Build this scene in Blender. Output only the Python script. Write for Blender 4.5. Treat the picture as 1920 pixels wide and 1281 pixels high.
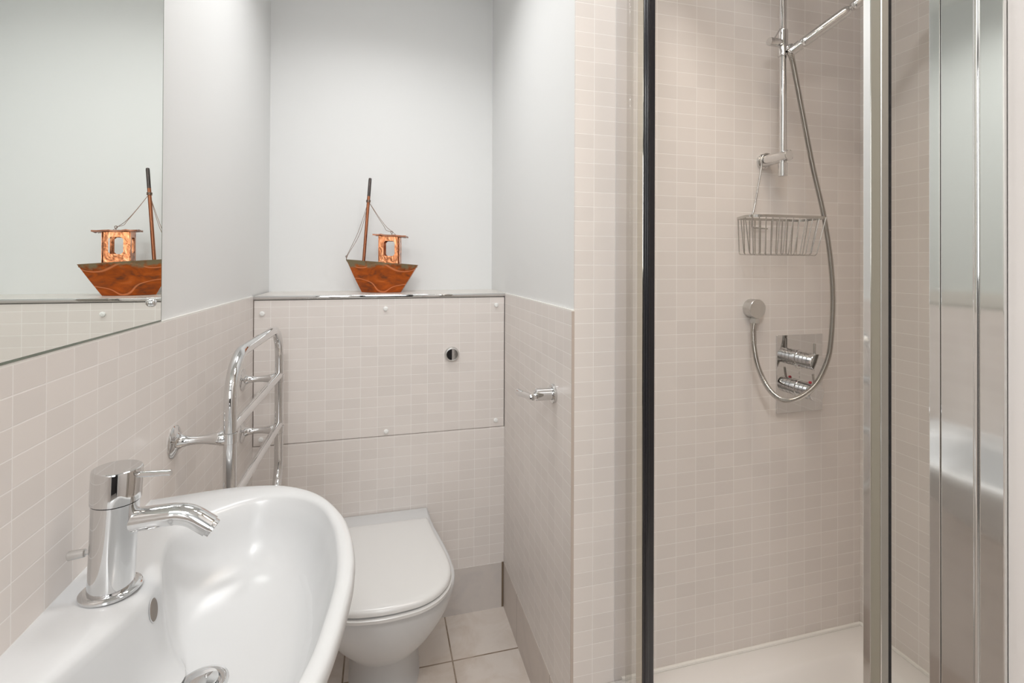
import bpy, bmesh, math, random
from mathutils import Vector, Matrix
from mathutils.bvhtree import BVHTree

for o in list(bpy.data.objects):
    bpy.data.objects.remove(o, do_unlink=True)
SC = bpy.context.scene
COL = SC.collection
PI = math.pi

# ------------------------------------------------------------------ camera, world, lights, exposure
CAM_H = 1.28097
YAW, ROLL, PITCH, FPX, CY = 0.25916, 0.00433, -0.00571, 926.99, 485.11
cam_d = bpy.data.cameras.new('camera')
cam = bpy.data.objects.new('camera', cam_d)
COL.objects.link(cam)
c, s = math.cos(YAW), math.sin(YAW)
r = Vector((c, -s, 0)); fw = Vector((s, c, 0)); u = Vector((0, 0, 1))
fw2 = fw * math.cos(PITCH) - u * math.sin(PITCH)
u2 = u * math.cos(PITCH) + fw * math.sin(PITCH)
r3 = r * math.cos(ROLL) + u2 * math.sin(ROLL)
u3 = -r * math.sin(ROLL) + u2 * math.cos(ROLL)
M = Matrix((r3, u3, -fw2)).transposed().to_4x4()
M.translation = Vector((0, 0, CAM_H))
cam.matrix_world = M
cam_d.sensor_fit = 'HORIZONTAL'
cam_d.sensor_width = 36.0
cam_d.lens = FPX / 1920 * 36.0
cam_d.shift_x = 0.0
cam_d.shift_y = (CY - 640.5) / 1920.0
cam_d.clip_start = 0.02
SC.camera = cam

w = bpy.data.worlds.new('world')
SC.world = w
w.use_nodes = True
w.node_tree.nodes['Background'].inputs[0].default_value = (1, 1, 1, 1)
w.node_tree.nodes['Background'].inputs[1].default_value = 0.05

SC.view_settings.view_transform = 'Standard'
SC.view_settings.look = 'None'
SC.view_settings.exposure = 0.17
SC.view_settings.gamma = 1.0
SC.view_settings.use_curve_mapping = False


def area(name, loc, power, size, color=(1, 1, 1), shape='DISK', sizey=None, rot=(0, 0, 0), spread=None):
    d = bpy.data.lights.new(name, 'AREA')
    d.shape = shape
    d.size = size
    if sizey:
        d.size_y = sizey
    d.energy = power
    if spread:
        d.spread = math.radians(spread)
    d.color = color
    o = bpy.data.objects.new(name, d)
    o.location = loc
    o.rotation_euler = rot
    COL.objects.link(o)
    return o


# recessed ceiling lights of the room and of the shower, all above the frame
CEIL = 2.3926
area('ceiling_light_room', (0.34, 0.72, CEIL - 0.012), 2.7, 0.16, (1.0, 0.99, 0.975))
area('ceiling_light_entry', (-0.18, -0.45, CEIL - 0.012), 11.8, 0.24, (1.0, 1.0, 1.0))
area('ceiling_light_alcove', (-0.04, 1.36, CEIL - 0.012), 3.9, 0.40, (1.0, 1.0, 1.0), spread=145)
area('ceiling_light_shower', (0.67, 0.60, CEIL - 0.012), 3.0, 0.36, (1.0, 0.87, 0.73), spread=102)
# added frontal fill light, set in a made-up hall window behind the viewpoint
area('added_hall_fill', (0.05, -2.27, 1.72), 15.0, 0.8, (0.97, 0.99, 1.0), 'RECTANGLE', 1.0, (math.radians(90), 0, 0))

# ------------------------------------------------------------------ room numbers (metres)
XL, XR, XS = -0.4043, 0.4485, 1.3351
YP, YN, YB, YF = 1.79, 1.1202, 2.0503, -0.75
ZT, ZPB, ZBB, ZTRAY = 1.1626, 0.667, 0.1652, 0.2487
GX = 0.5617
YNEAR = 0.325

# ------------------------------------------------------------------ materials


def new_mat(name):
    m = bpy.data.materials.new(name)
    m.use_nodes = True
    nt = m.node_tree
    b = nt.nodes['Principled BSDF']
    return m, nt, b


def plain(name, col, rough=0.5, metal=0.0, spec=0.5, noise=0.0, nscale=40.0, coat=0.0):
    m, nt, b = new_mat(name)
    b.inputs['Base Color'].default_value = (*col, 1)
    b.inputs['Roughness'].default_value = rough
    b.inputs['Metallic'].default_value = metal
    b.inputs['Specular IOR Level'].default_value = spec
    b.inputs['Coat Weight'].default_value = coat
    if noise:
        tc = nt.nodes.new('ShaderNodeTexCoord')
        n = nt.nodes.new('ShaderNodeTexNoise')
        n.inputs['Scale'].default_value = nscale
        n.inputs['Detail'].default_value = 4
        nt.links.new(tc.outputs['Object'], n.inputs['Vector'])
        bp = nt.nodes.new('ShaderNodeBump')
        bp.inputs['Strength'].default_value = noise
        bp.inputs['Distance'].default_value = 0.002
        nt.links.new(n.outputs['Fac'], bp.inputs['Height'])
        nt.links.new(bp.outputs['Normal'], b.inputs['Normal'])
    return m


def tile_mat(name, axis, pu, pv, ou, ov, col=(0.768, 0.716, 0.680), grout=(0.89, 0.855, 0.825), mortar=0.0010,
             rough=0.32, tint=0.03, cloud=0.0, cloud_col=None, bump=0.35):
    """Glazed tiles laid in a straight grid; axis names the horizontal world axis, rows follow the other one."""
    m, nt, b = new_mat(name)
    L = nt.links
    g = nt.nodes.new('ShaderNodeNewGeometry')
    sp = nt.nodes.new('ShaderNodeSeparateXYZ')
    L.new(g.outputs['Position'], sp.inputs[0])

    def off(sock, o):
        a = nt.nodes.new('ShaderNodeMath')
        a.operation = 'SUBTRACT'
        L.new(sock, a.inputs[0])
        a.inputs[1].default_value = o
        return a.outputs[0]
    uu = off(sp.outputs['Y' if axis == 'Y' else 'X'], ou - 60 * pu)
    vv = off(sp.outputs['Y' if axis == 'F' else 'Z'], ov - 80 * pv)
    cb = nt.nodes.new('ShaderNodeCombineXYZ')
    L.new(uu, cb.inputs[0])
    L.new(vv, cb.inputs[1])
    br = nt.nodes.new('ShaderNodeTexBrick')
    br.offset = 0.0
    br.squash = 1.0
    br.inputs['Scale'].default_value = 1.0
    br.inputs['Mortar Size'].default_value = mortar
    br.inputs['Mortar Smooth'].default_value = 0.35
    br.inputs['Bias'].default_value = 0.0
    br.inputs['Brick Width'].default_value = pu
    br.inputs['Row Height'].default_value = pv
    lo = tuple(x * (1 - tint) for x in col)
    hi = tuple(min(1, x * (1 + tint)) for x in col)
    br.inputs['Color1'].default_value = (*lo, 1)
    br.inputs['Color2'].default_value = (*hi, 1)
    br.inputs['Mortar'].default_value = (*grout, 1)
    L.new(cb.outputs[0], br.inputs['Vector'])
    colsock = br.outputs['Color']
    if cloud:
        n = nt.nodes.new('ShaderNodeTexNoise')
        n.inputs['Scale'].default_value = 9.0
        n.inputs['Detail'].default_value = 6
        n.inputs['Roughness'].default_value = 0.62
        n.inputs['Distortion'].default_value = 0.8
        L.new(g.outputs['Position'], n.inputs['Vector'])
        rp = nt.nodes.new('ShaderNodeValToRGB')
        rp.color_ramp.elements[0].position = 0.42
        rp.color_ramp.elements[1].position = 0.72
        rp.color_ramp.elements[0].color = (0, 0, 0, 1)
        rp.color_ramp.elements[1].color = (cloud, cloud, cloud, 1)
        L.new(n.outputs['Fac'], rp.inputs[0])
        mx = nt.nodes.new('ShaderNodeMix')
        mx.data_type = 'RGBA'
        L.new(rp.outputs[0], mx.inputs['Factor'])
        L.new(colsock, mx.inputs['A'])
        mx.inputs['B'].default_value = (*cloud_col, 1)
        colsock = mx.outputs['Result']
    L.new(colsock, b.inputs['Base Color'])
    b.inputs['Roughness'].default_value = rough
    b.inputs['Specular IOR Level'].default_value = 0.4
    inv = nt.nodes.new('ShaderNodeMath')
    inv.operation = 'SUBTRACT'
    inv.inputs[0].default_value = 1.0
    L.new(br.outputs['Fac'], inv.inputs[1])
    bp = nt.nodes.new('ShaderNodeBump')
    bp.inputs['Strength'].default_value = bump
    bp.inputs['Distance'].default_value = 0.0008
    L.new(inv.outputs[0], bp.inputs['Height'])
    L.new(bp.outputs['Normal'], b.inputs['Normal'])
    return m


def glass_mat(name, tint=(0.97, 0.985, 0.975), ior=1.45, rough=0.0):
    m = bpy.data.materials.new(name)
    m.use_nodes = True
    nt = m.node_tree
    nt.nodes.clear()
    out = nt.nodes.new('ShaderNodeOutputMaterial')
    mix = nt.nodes.new('ShaderNodeMixShader')
    fr = nt.nodes.new('ShaderNodeFresnel')
    # both faces of the sheet reflect like air to glass
    ge = nt.nodes.new('ShaderNodeNewGeometry')
    mv = nt.nodes.new('ShaderNodeMix')
    mv.inputs['A'].default_value = ior
    mv.inputs['B'].default_value = 1.0 / ior
    nt.links.new(ge.outputs['Backfacing'], mv.inputs['Factor'])
    nt.links.new(mv.outputs['Result'], fr.inputs['IOR'])
    tr = nt.nodes.new('ShaderNodeBsdfTransparent')
    tr.inputs['Color'].default_value = (*tint, 1)
    gl = nt.nodes.new('ShaderNodeBsdfGlossy')
    gl.inputs['Roughness'].default_value = rough
    nt.links.new(fr.outputs[0], mix.inputs[0])
    nt.links.new(tr.outputs[0], mix.inputs[1])
    nt.links.new(gl.outputs[0], mix.inputs[2])
    nt.links.new(mix.outputs[0], out.inputs[0])
    return m


def copper_mat(name, hull=False):
    m, nt, b = new_mat(name)
    L = nt.links
    tc = nt.nodes.new('ShaderNodeTexCoord')
    n = nt.nodes.new('ShaderNodeTexNoise')
    n.inputs['Scale'].default_value = 26.0 if hull else 45.0
    n.inputs['Detail'].default_value = 6
    n.inputs['Distortion'].default_value = 1.2
    mp = nt.nodes.new('ShaderNodeMapping')
    mp.inputs['Scale'].default_value = (0.6, 1, 1.5) if hull else (1, 1, 0.7)
    L.new(tc.outputs['Object'], mp.inputs[0])
    L.new(mp.outputs[0], n.inputs['Vector'])
    rp = nt.nodes.new('ShaderNodeValToRGB')
    e = rp.color_ramp.elements
    if hull:
        e[0].position = 0.30; e[0].color = (0.13, 0.055, 0.03, 1)
        e[1].position = 0.72; e[1].color = (0.56, 0.15, 0.035, 1)
        k = e.new(0.45); k.color = (0.36, 0.085, 0.018, 1)
        k = e.new(0.60); k.color = (0.52, 0.115, 0.016, 1)
    else:
        e[0].position = 0.30; e[0].color = (0.17, 0.06, 0.03, 1)
        e[1].position = 0.75; e[1].color = (0.80, 0.42, 0.25, 1)
        k = e.new(0.50); k.color = (0.58, 0.22, 0.10, 1)
    L.new(n.outputs['Fac'], rp.inputs[0])
    col = rp.outputs[0]
    if hull:
        # wandering bright flame marks
        wv = nt.nodes.new('ShaderNodeTexWave')
        wv.wave_type = 'BANDS'
        wv.bands_direction = 'Z'
        wv.inputs['Scale'].default_value = 5.5
        wv.inputs['Distortion'].default_value = 9.0
        wv.inputs['Detail'].default_value = 1.0
        wv.inputs['Detail Scale'].default_value = 1.3
        L.new(tc.outputs['Object'], wv.inputs['Vector'])
        r2 = nt.nodes.new('ShaderNodeValToRGB')
        r2.color_ramp.elements[0].position = 0.982; r2.color_ramp.elements[0].color = (0, 0, 0, 1)
        r2.color_ramp.elements[1].position = 0.995; r2.color_ramp.elements[1].color = (0.6, 0.6, 0.6, 1)
        L.new(wv.outputs['Fac'], r2.inputs[0])
        mx = nt.nodes.new('ShaderNodeMix'); mx.data_type = 'RGBA'
        L.new(r2.outputs[0], mx.inputs['Factor']); L.new(col, mx.inputs['A'])
        mx.inputs['B'].default_value = (0.95, 0.36, 0.16, 1)
        col = mx.outputs['Result']
        # grey-green patina near the gunwale (z above 0.085 in the boat's own frame)
        sp = nt.nodes.new('ShaderNodeSeparateXYZ')
        L.new(tc.outputs['Object'], sp.inputs[0])
        n2 = nt.nodes.new('ShaderNodeTexNoise')
        n2.inputs['Scale'].default_value = 38.0
        n2.inputs['Detail'].default_value = 5
        L.new(tc.outputs['Object'], n2.inputs['Vector'])
        ma = nt.nodes.new('ShaderNodeMath'); ma.operation = 'MULTIPLY_ADD'
        L.new(n2.outputs['Fac'], ma.inputs[0]); ma.inputs[1].default_value = 0.075
        L.new(sp.outputs['Z'], ma.inputs[2])
        mr = nt.nodes.new('ShaderNodeMapRange')
        mr.inputs['From Min'].default_value = 0.128
        mr.inputs['From Max'].default_value = 0.146
        L.new(ma.outputs[0], mr.inputs['Value'])
        mx2 = nt.nodes.new('ShaderNodeMix'); mx2.data_type = 'RGBA'
        L.new(mr.outputs[0], mx2.inputs['Factor']); L.new(col, mx2.inputs['A'])
        mx2.inputs['B'].default_value = (0.27, 0.22, 0.13, 1)
        col = mx2.outputs['Result']
    L.new(col, b.inputs['Base Color'])
    b.inputs['Metallic'].default_value = 0.75 if hull else 1.0
    b.inputs['Roughness'].default_value = 0.38 if hull else 0.24
    bp = nt.nodes.new('ShaderNodeBump')
    bp.inputs['Strength'].default_value = 0.35
    bp.inputs['Distance'].default_value = 0.004
    L.new(n.outputs['Fac'], bp.inputs['Height'])
    L.new(bp.outputs['Normal'], b.inputs['Normal'])
    return m


PU, PV = 0.0575, 0.0355
T = {
    'left': tile_mat('tile_left', 'Y', 0.0585, PV, 1.0416, ZT - 0.0015),
    'right': tile_mat('tile_right', 'Y', 0.0577, PV, YN, ZT - 0.0015),
    'panel': tile_mat('tile_panel', 'X', 0.0573, PV, -0.2946, 1.1262),
    'lower': tile_mat('tile_lower', 'X', 0.0573, PV, -0.2946, 0.662),
    'shower': tile_mat('tile_shower', 'X', 0.0577, 0.0356, 0.9083, 1.1665),
    'shower_r': tile_mat('tile_shower_right', 'Y', 0.0585, PV, 0.9604, 1.1665),
    'floor': tile_mat('floor_tile', 'F', 0.335, 0.335, 0.229, 1.585, col=(0.70, 0.635, 0.58), grout=(0.23, 0.17, 0.115),
                      mortar=0.0029, rough=0.3, tint=0.02, cloud=0.75, cloud_col=(0.56, 0.47, 0.395)),
    'base_r': tile_mat('base_tile_right', 'Y', 0.335, 0.9, 1.6027, -0.3, col=(0.66, 0.59, 0.54), grout=(0.16, 0.125, 0.095),
                       mortar=0.0012, rough=0.35, tint=0.02, cloud=0.7, cloud_col=(0.57, 0.51, 0.475)),
    'base_b': tile_mat('base_tile_back', 'X', 0.335, 0.9, 0.229 + 0.335 * 0.66, -0.3, col=(0.65, 0.60, 0.565),
                       grout=(0.16, 0.125, 0.095), mortar=0.0018, rough=0.35, tint=0.02, cloud=0.8, cloud_col=(0.55, 0.52, 0.51)),
}
M_PAINT = plain('white_paint', (0.80, 0.803, 0.797), 0.55, noise=0.05, nscale=60)
M_CEIL = plain('ceiling_paint', (0.84, 0.84, 0.83), 0.7)
M_BEAD = plain('white_bead', (0.80, 0.78, 0.74), 0.4)
M_EDGE = plain('tile_edge', (0.52, 0.44, 0.385), 0.5)
M_SHELF = plain('shelf_top', (0.70, 0.66, 0.61), 0.25)
M_DARK = plain('shadow_gap', (0.05, 0.045, 0.04), 0.8)
M_CHROME = plain('chrome', (0.72, 0.72, 0.72), 0.04, 1.0)
M_PROF = plain('polished_profile', (0.80, 0.80, 0.785), 0.06, 1.0)
M_POST = plain('dark_reflection_profile', (0.60, 0.57, 0.50), 0.07, 1.0)  # darker olive tone painted in for the dark reflection on the chrome post
M_WEND = plain('warm_paint', (0.77, 0.725, 0.70), 0.5)
M_SATIN = plain('satin_metal', (0.66, 0.655, 0.64), 0.28, 1.0)
M_WIRE = plain('wire_metal', (0.55, 0.535, 0.51), 0.25, 1.0)
M_HOSE = plain('hose_metal', (0.58, 0.565, 0.54), 0.2, 1.0)
M_CER = plain('white_ceramic', (0.64, 0.646, 0.652), 0.26, 0.0, 0.5)
M_SEAT = plain('white_seat', (0.705, 0.703, 0.695), 0.22)
M_PLAS = plain('white_plastic', (0.86, 0.86, 0.84), 0.35)
M_TRAY = plain('shower_tray_acrylic', (0.80, 0.775, 0.755), 0.22)
M_HOLE = plain('overflow_shade', (0.22, 0.19, 0.165), 0.5)  # dark tone painting the shade inside the overflow hole
M_BLACK = plain('black_rubber', (0.012, 0.012, 0.016), 0.22, 0.0, 0.6)
M_OLIVE = plain('frame_seal', (0.30, 0.27, 0.215), 0.35)
M_RED = plain('red_plastic', (0.50, 0.03, 0.05), 0.35)
M_MARK = plain('grey_mark', (0.16, 0.155, 0.15), 0.5)
M_GLASS = glass_mat('clear_glass', (0.985, 0.99, 0.985), 1.38)
M_SEALC = glass_mat('clear_seal', (0.975, 0.978, 0.982), 1.2, 0.1)
M_STRIP = glass_mat('clear_strip', (0.93, 0.925, 0.915), 1.4, 0.06)
M_MIRROR = plain('mirror_silver', (0.925, 0.955, 0.925), 0.0, 1.0)
M_MEDGE = plain('mirror_edge', (0.16, 0.19, 0.15), 0.15)
M_HALL = plain('dark_hall_paint', (0.06, 0.055, 0.055), 0.6)  # paint of the added hall, dark so that chrome mirrors dark stripes
M_DOOR = plain('door_paint', (0.72, 0.71, 0.69), 0.4)
M_COPPER = copper_mat('beaten_copper')
M_HULL = copper_mat('flamed_copper', True)
M_ROOF = plain('dark_copper', (0.30, 0.135, 0.085), 0.35, 1.0, noise=0.5, nscale=70)
M_MAST = plain('mast_copper', (0.36, 0.14, 0.075), 0.32, 1.0, noise=0.3, nscale=90)
M_CWIRE = plain('copper_wire', (0.25, 0.17, 0.13), 0.4, 1.0)
M_TIP = plain('tarnished_tip', (0.10, 0.085, 0.08), 0.4, 1.0)

# ------------------------------------------------------------------ mesh helpers


class MB:
    """Collects shapes in one bmesh, all given in world metres (or the thing's own frame)."""

    def __init__(self):
        self.bm = bmesh.new()

    def box(self, x0, x1, y0, y1, z0, z1, bev=0.0, seg=2):
        vs = [self.bm.verts.new((x, y, z)) for z in (z0, z1) for y in (y0, y1) for x in (x0, x1)]
        fs = [(0, 2, 3, 1), (4, 5, 7, 6), (0, 1, 5, 4), (2, 6, 7, 3), (0, 4, 6, 2), (1, 3, 7, 5)]
        faces = [self.bm.faces.new([vs[i] for i in f]) for f in fs]
        if bev:
            es = list({e for f in faces for e in f.edges})
            bmesh.ops.bevel(self.bm, geom=es, offset=bev, segments=seg, affect='EDGES', profile=0.5)
        return self

    def obox(self, p, q, width, z0, z1, bev=0.0):
        """A standing slab from p to q in plan."""
        p = Vector((p[0], p[1], 0)); q = Vector((q[0], q[1], 0))
        d = (q - p).normalized()
        n = Vector((-d.y, d.x, 0)) * width / 2
        vs = []
        for z in (z0, z1):
            for a in (p - n, q - n, q + n, p + n):
                vs.append(self.bm.verts.new((a.x, a.y, z)))
        faces = [self.bm.faces.new([vs[i] for i in f]) for f in
                 ((3, 2, 1, 0), (4, 5, 6, 7), (0, 1, 5, 4), (1, 2, 6, 5), (2, 3, 7, 6), (3, 0, 4, 7))]
        if bev:
            es = list({e for f in faces for e in f.edges})
            bmesh.ops.bevel(self.bm, geom=es, offset=bev, segments=2, affect='EDGES', profile=0.5)
        return self

    def rings(self, rings, cap0=True, cap1=True, closed=False):
        R = [[self.bm.verts.new(p) for p in ring] for ring in rings]
        n = len(R[0])
        m = len(R)
        for i in range(m if closed else m - 1):
            a, b = R[i], R[(i + 1) % m]
            for j in range(n):
                k = (j + 1) % n
                try:
                    self.bm.faces.new((a[j], a[k], b[k], b[j]))
                except ValueError:
                    pass
        if not closed:
            if cap0:
                self.bm.faces.new(list(reversed(R[0])))
            if cap1:
                self.bm.faces.new(R[-1])
        return self

    def tube(self, pts, rad, seg=16, closed=False, cap=True):
        pts = [Vector(p) for p in pts]
        n = len(pts)
        rads = rad if isinstance(rad, (list, tuple)) else [rad] * n
        rings = []
        up = None
        for i in range(n):
            if closed:
                t = (pts[(i + 1) % n] - pts[i - 1]).normalized()
            else:
                t = (pts[min(i + 1, n - 1)] - pts[max(i - 1, 0)]).normalized()
            if up is None:
                a = Vector((0, 0, 1)) if abs(t.z) < 0.9 else Vector((1, 0, 0))
                up = (a - t * a.dot(t)).normalized()
            else:
                up = (up - t * up.dot(t)).normalized()
            sd = t.cross(up)
            rings.append([pts[i] + (up * math.cos(q) + sd * math.sin(q)) * rads[i]
                          for q in (2 * PI * k / seg for k in range(seg))])
        self.rings(rings, cap, cap, closed)
        return self

    def lathe(self, origin, axis, prof, seg=32, cap0=True, cap1=True):
        """prof: (radius, distance along axis)."""
        o = Vector(origin)
        t = Vector(axis).normalized()
        a = Vector((0, 0, 1)) if abs(t.z) < 0.9 else Vector((1, 0, 0))
        up = (a - t * a.dot(t)).normalized()
        sd = t.cross(up)
        rings = []
        for rr, h in prof:
            rr = max(rr, 1e-5)
            rings.append([o + t * h + (up * math.cos(q) + sd * math.sin(q)) * rr
                          for q in (2 * PI * k / seg for k in range(seg))])
        self.rings(rings, cap0, cap1)
        return self

    def sphere(self, ctr, rad, seg=24, rows=12, sc=(1, 1, 1)):
        rings = []
        for i in range(1, rows):
            th = PI * i / rows
            rings.append([Vector((ctr[0] + sc[0] * rad * math.sin(th) * math.cos(q),
                                  ctr[1] + sc[1] * rad * math.sin(th) * math.sin(q),
                                  ctr[2] - sc[2] * rad * math.cos(th))) for q in (2 * PI * k / seg for k in range(seg))])
        self.rings(rings)
        return self


def world_off(parent):
    o = Vector((0, 0, 0))
    while parent is not None:
        o += parent.location
        parent = parent.parent
    return o


def obj(name, mb, mat, parent=None, sharp=35.0, local=False, kind=None, label=None, smooth=True):
    bm = mb.bm
    bmesh.ops.remove_doubles(bm, verts=bm.verts, dist=1e-6)
    bmesh.ops.recalc_face_normals(bm, faces=bm.faces)
    bm.normal_update()
    if smooth:
        for f in bm.faces:
            f.smooth = True
        lim = math.radians(sharp)
        for e in bm.edges:
            e.smooth = not (len(e.link_faces) == 2 and e.calc_face_angle(0) > lim)
    me = bpy.data.meshes.new(name)
    off = Vector((0, 0, 0)) if local else world_off(parent)
    if off.length:
        bmesh.ops.translate(bm, verts=bm.verts, vec=-off)
    bm.to_mesh(me)
    bm.free()
    me.materials.append(mat)
    o = bpy.data.objects.new(name, me)
    COL.objects.link(o)
    if parent is not None:
        o.parent = parent
    if kind:
        o['kind'] = kind
    if label:
        o['label'] = label
    return o


def tag(o, label, cat, group=None, kind=None):
    o['label'] = label
    o['category'] = cat
    if group:
        o['group'] = group
    if kind:
        o['kind'] = kind
    return o


def thing(name, label, cat, loc=(0, 0, 0), rotz=0.0, group=None, kind=None):
    o = bpy.data.objects.new(name, None)
    o.empty_display_size = 0.05
    o.location = loc
    o.rotation_euler = (0, 0, rotz)
    COL.objects.link(o)
    return tag(o, label, cat, group, kind)


def fillet(pts, rad, n=8, closed=False):
    """Polyline with its corners rounded; rad a number or one per point."""
    P = [Vector(p) for p in pts]
    m = len(P)
    rr = rad if isinstance(rad, (list, tuple)) else [rad] * m
    out = []
    for i in range(m):
        if not closed and i in (0, m - 1):
            out.append(P[i]); continue
        a, b, cc = P[i - 1], P[i], P[(i + 1) % m]
        d1 = (a - b).normalized(); d2 = (cc - b).normalized()
        ang = d1.angle(d2)
        if ang > PI - 0.02 or rr[i] <= 0:
            out.append(b); continue
        t = rr[i] / math.tan(ang / 2)
        ctr = b + (d1 + d2).normalized() * (rr[i] / math.sin(ang / 2))
        v1 = b + d1 * t - ctr; v2 = b + d2 * t - ctr
        tot = v1.angle(v2)
        ax = v1.cross(v2).normalized()
        for k in range(n + 1):
            out.append(ctr + Matrix.Rotation(tot * k / n, 3, ax) @ v1)
    return out


def catmull(pts, per=8, closed=False):
    P = [Vector(p) for p in pts]
    n = len(P)
    out = []
    for i in range(n if closed else n - 1):
        if closed:
            p0, p1, p2, p3 = P[i - 1], P[i], P[(i + 1) % n], P[(i + 2) % n]
        else:
            p0, p1, p2, p3 = P[max(i - 1, 0)], P[i], P[i + 1], P[min(i + 2, n - 1)]
        for k in range(per):
            t = k / per
            out.append(0.5 * ((2 * p1) + (p2 - p0) * t + (2 * p0 - 5 * p1 + 4 * p2 - p3) * t * t
                              + (3 * p1 - p0 - 3 * p2 + p3) * t ** 3))
    if not closed:
        out.append(P[-1])
    return out


def resample(pts, step):
    P = [Vector(p) for p in pts]
    L = [0.0]
    for a, b in zip(P, P[1:]):
        L.append(L[-1] + (b - a).length)
    n = max(2, int(L[-1] / step))
    out = []
    j = 0
    for i in range(n + 1):
        d = L[-1] * i / n
        while j < len(L) - 2 and L[j + 1] < d:
            j += 1
        t = (d - L[j]) / max(1e-9, L[j + 1] - L[j])
        out.append(P[j].lerp(P[j + 1], t))
    return out


# ------------------------------------------------------------------ the room
TH = 0.006          # thickness of the tiling
wl = tag(obj('wall_left', MB().box(XL - 0.10, XL - TH, YF - 0.1, YB + 0.1, 0, CEIL), M_PAINT),
         'white painted left wall with beige tiles below and the mirror on it', 'wall', kind='structure')
obj('tile_cladding', MB().box(XL - TH, XL, YF, YP - 0.0005, 0, ZT - 0.0025), T['left'], wl, kind='structure')
obj('tile_bead', MB().box(XL - TH, XL - 0.0005, YF, YP - 0.0005, ZT - 0.0025, ZT + 0.001), M_BEAD, wl, kind='structure')

tag(obj('wall_back', MB().box(XL - 0.10, XR + 0.10, YB, YB + 0.1, 0, CEIL), M_PAINT),
    'white painted back wall of the alcove behind the copper boat', 'wall', kind='structure')

wr = tag(obj('wall_right', MB().box(XR + TH, XS + 0.12, YN + TH, YB, 0, CEIL), M_PAINT),
         'white painted right wall of the alcove with beige tiles below', 'wall', kind='structure')
obj('tile_cladding', MB().box(XR - 0.001, XR + TH, YN + 0.0012, YP - 0.0005, ZBB + 0.001, ZT - 0.0025), T['right'], wr, kind='structure')
obj('tile_bead', MB().box(XR - 0.0005, XR + TH, YN + 0.0012, YP - 0.0005, ZT - 0.0025, ZT + 0.001), M_BEAD, wr, kind='structure')
obj('tile_end', MB().box(XR - 0.0012, XR + TH, YN + 0.0002, YN + 0.0014, 0, ZT - 0.002), M_EDGE, wr, kind='structure')

tag(obj('wall_shower_back', MB().box(XR + TH, XS + 0.12, YN, YN + TH, 0, CEIL), T['shower']),
    'beige tiled wall carrying the shower fittings', 'wall', kind='structure')
tag(obj('wall_shower_right', MB().box(XS, XS + 0.10, YNEAR, YN, 0, CEIL), T['shower_r']),
    'beige tiled right side wall of the shower', 'wall', kind='structure')
tag(obj('wall_entry', MB().box(GX, XS + 0.1, YF, YNEAR, 0, CEIL), M_WEND),
    'pale wall end beside the wide polished shower profile', 'wall', kind='structure')
mb = MB()  # doorway opening added to let fill light in from behind
mb.box(XL - 0.1, -0.33, YF - 0.1, YF, 0, CEIL).box(0.43, XS + 0.1, YF - 0.1, YF, 0, CEIL).box(-0.33, 0.43, YF - 0.1, YF, 2.2, CEIL)
wf = tag(obj('wall_front', mb, M_PAINT), 'white wall behind the viewpoint with an added doorway to admit fill light', 'wall', kind='structure')
mb = MB()
mb.box(-0.40, -0.335, YF, YF + 0.012, 0, 2.27).box(0.435, 0.50, YF, YF + 0.012, 0, 2.27).box(-0.335, 0.435, YF, YF + 0.012, 2.205, 2.27)
tag(obj('trim_1', mb, M_DOOR), 'pale casing around the added doorway behind the viewpoint', 'door frame', kind='structure')
YH = -2.32  # unseen hall and window, added to bring light from behind the viewpoint
tag(obj('added_hall_left', MB().box(-0.85, -0.75, YH, YF - 0.1, 0, CEIL), M_HALL), 'dark left wall of the added hall beyond the doorway', 'wall', kind='structure')
tag(obj('added_hall_right', MB().box(0.85, 0.95, YH, YF - 0.1, 0, CEIL), M_HALL), 'dark right wall of the added hall beyond the doorway', 'wall', kind='structure')
tag(obj('added_hall_end', MB().box(-0.85, 0.95, YH - 0.1, YH, 0, CEIL), M_HALL), 'dark end wall of the added hall behind its fill light', 'wall', kind='structure')
mb = MB()
mb.box(-0.41, -0.36, YH, YH + 0.04, 1.15, 2.29).box(0.46, 0.51, YH, YH + 0.04, 1.15, 2.29).box(-0.36, 0.46, YH, YH + 0.04, 1.15, 1.2).box(-0.36, 0.46, YH, YH + 0.04, 2.24, 2.29)
tag(obj('added_window_frame', mb, M_DOOR), 'pale made-up window frame around the fill light in the added hall', 'window', kind='structure')

tag(obj('floor', MB().box(-0.95, XS + 0.1, -2.42, YB + 0.1, -0.08, 0), T['floor']),
    'pale mottled stone tile floor with brown grout', 'floor', kind='structure')
tag(obj('ceiling', MB().box(-0.95, XS + 0.1, -2.42, YB + 0.1, CEIL, CEIL + 0.08), M_CEIL),
    'plain white ceiling above the frame', 'ceiling', kind='structure')

# boxing that hides the cistern: fixed lower tiling, near-black backing that paints the shade in the panel gaps
wb = tag(obj('wall_boxing', MB().box(XL, XR - 0.001, YP, YP + 0.02, 0, ZPB), T['lower']),
         'fixed beige tiled boxing behind the toilet, below the access panel', 'wall', kind='structure')
obj('gap_shade_backing', MB().box(XL, XR - 0.001, YP + 0.014, YP + 0.03, ZPB, 1.1485), M_DARK, wb, kind='structure')
obj('side_tiling', MB().box(XL - TH, XL, YP - 0.0005, YP + 0.013, 0, 1.149), M_EDGE, wb, kind='structure')

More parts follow.
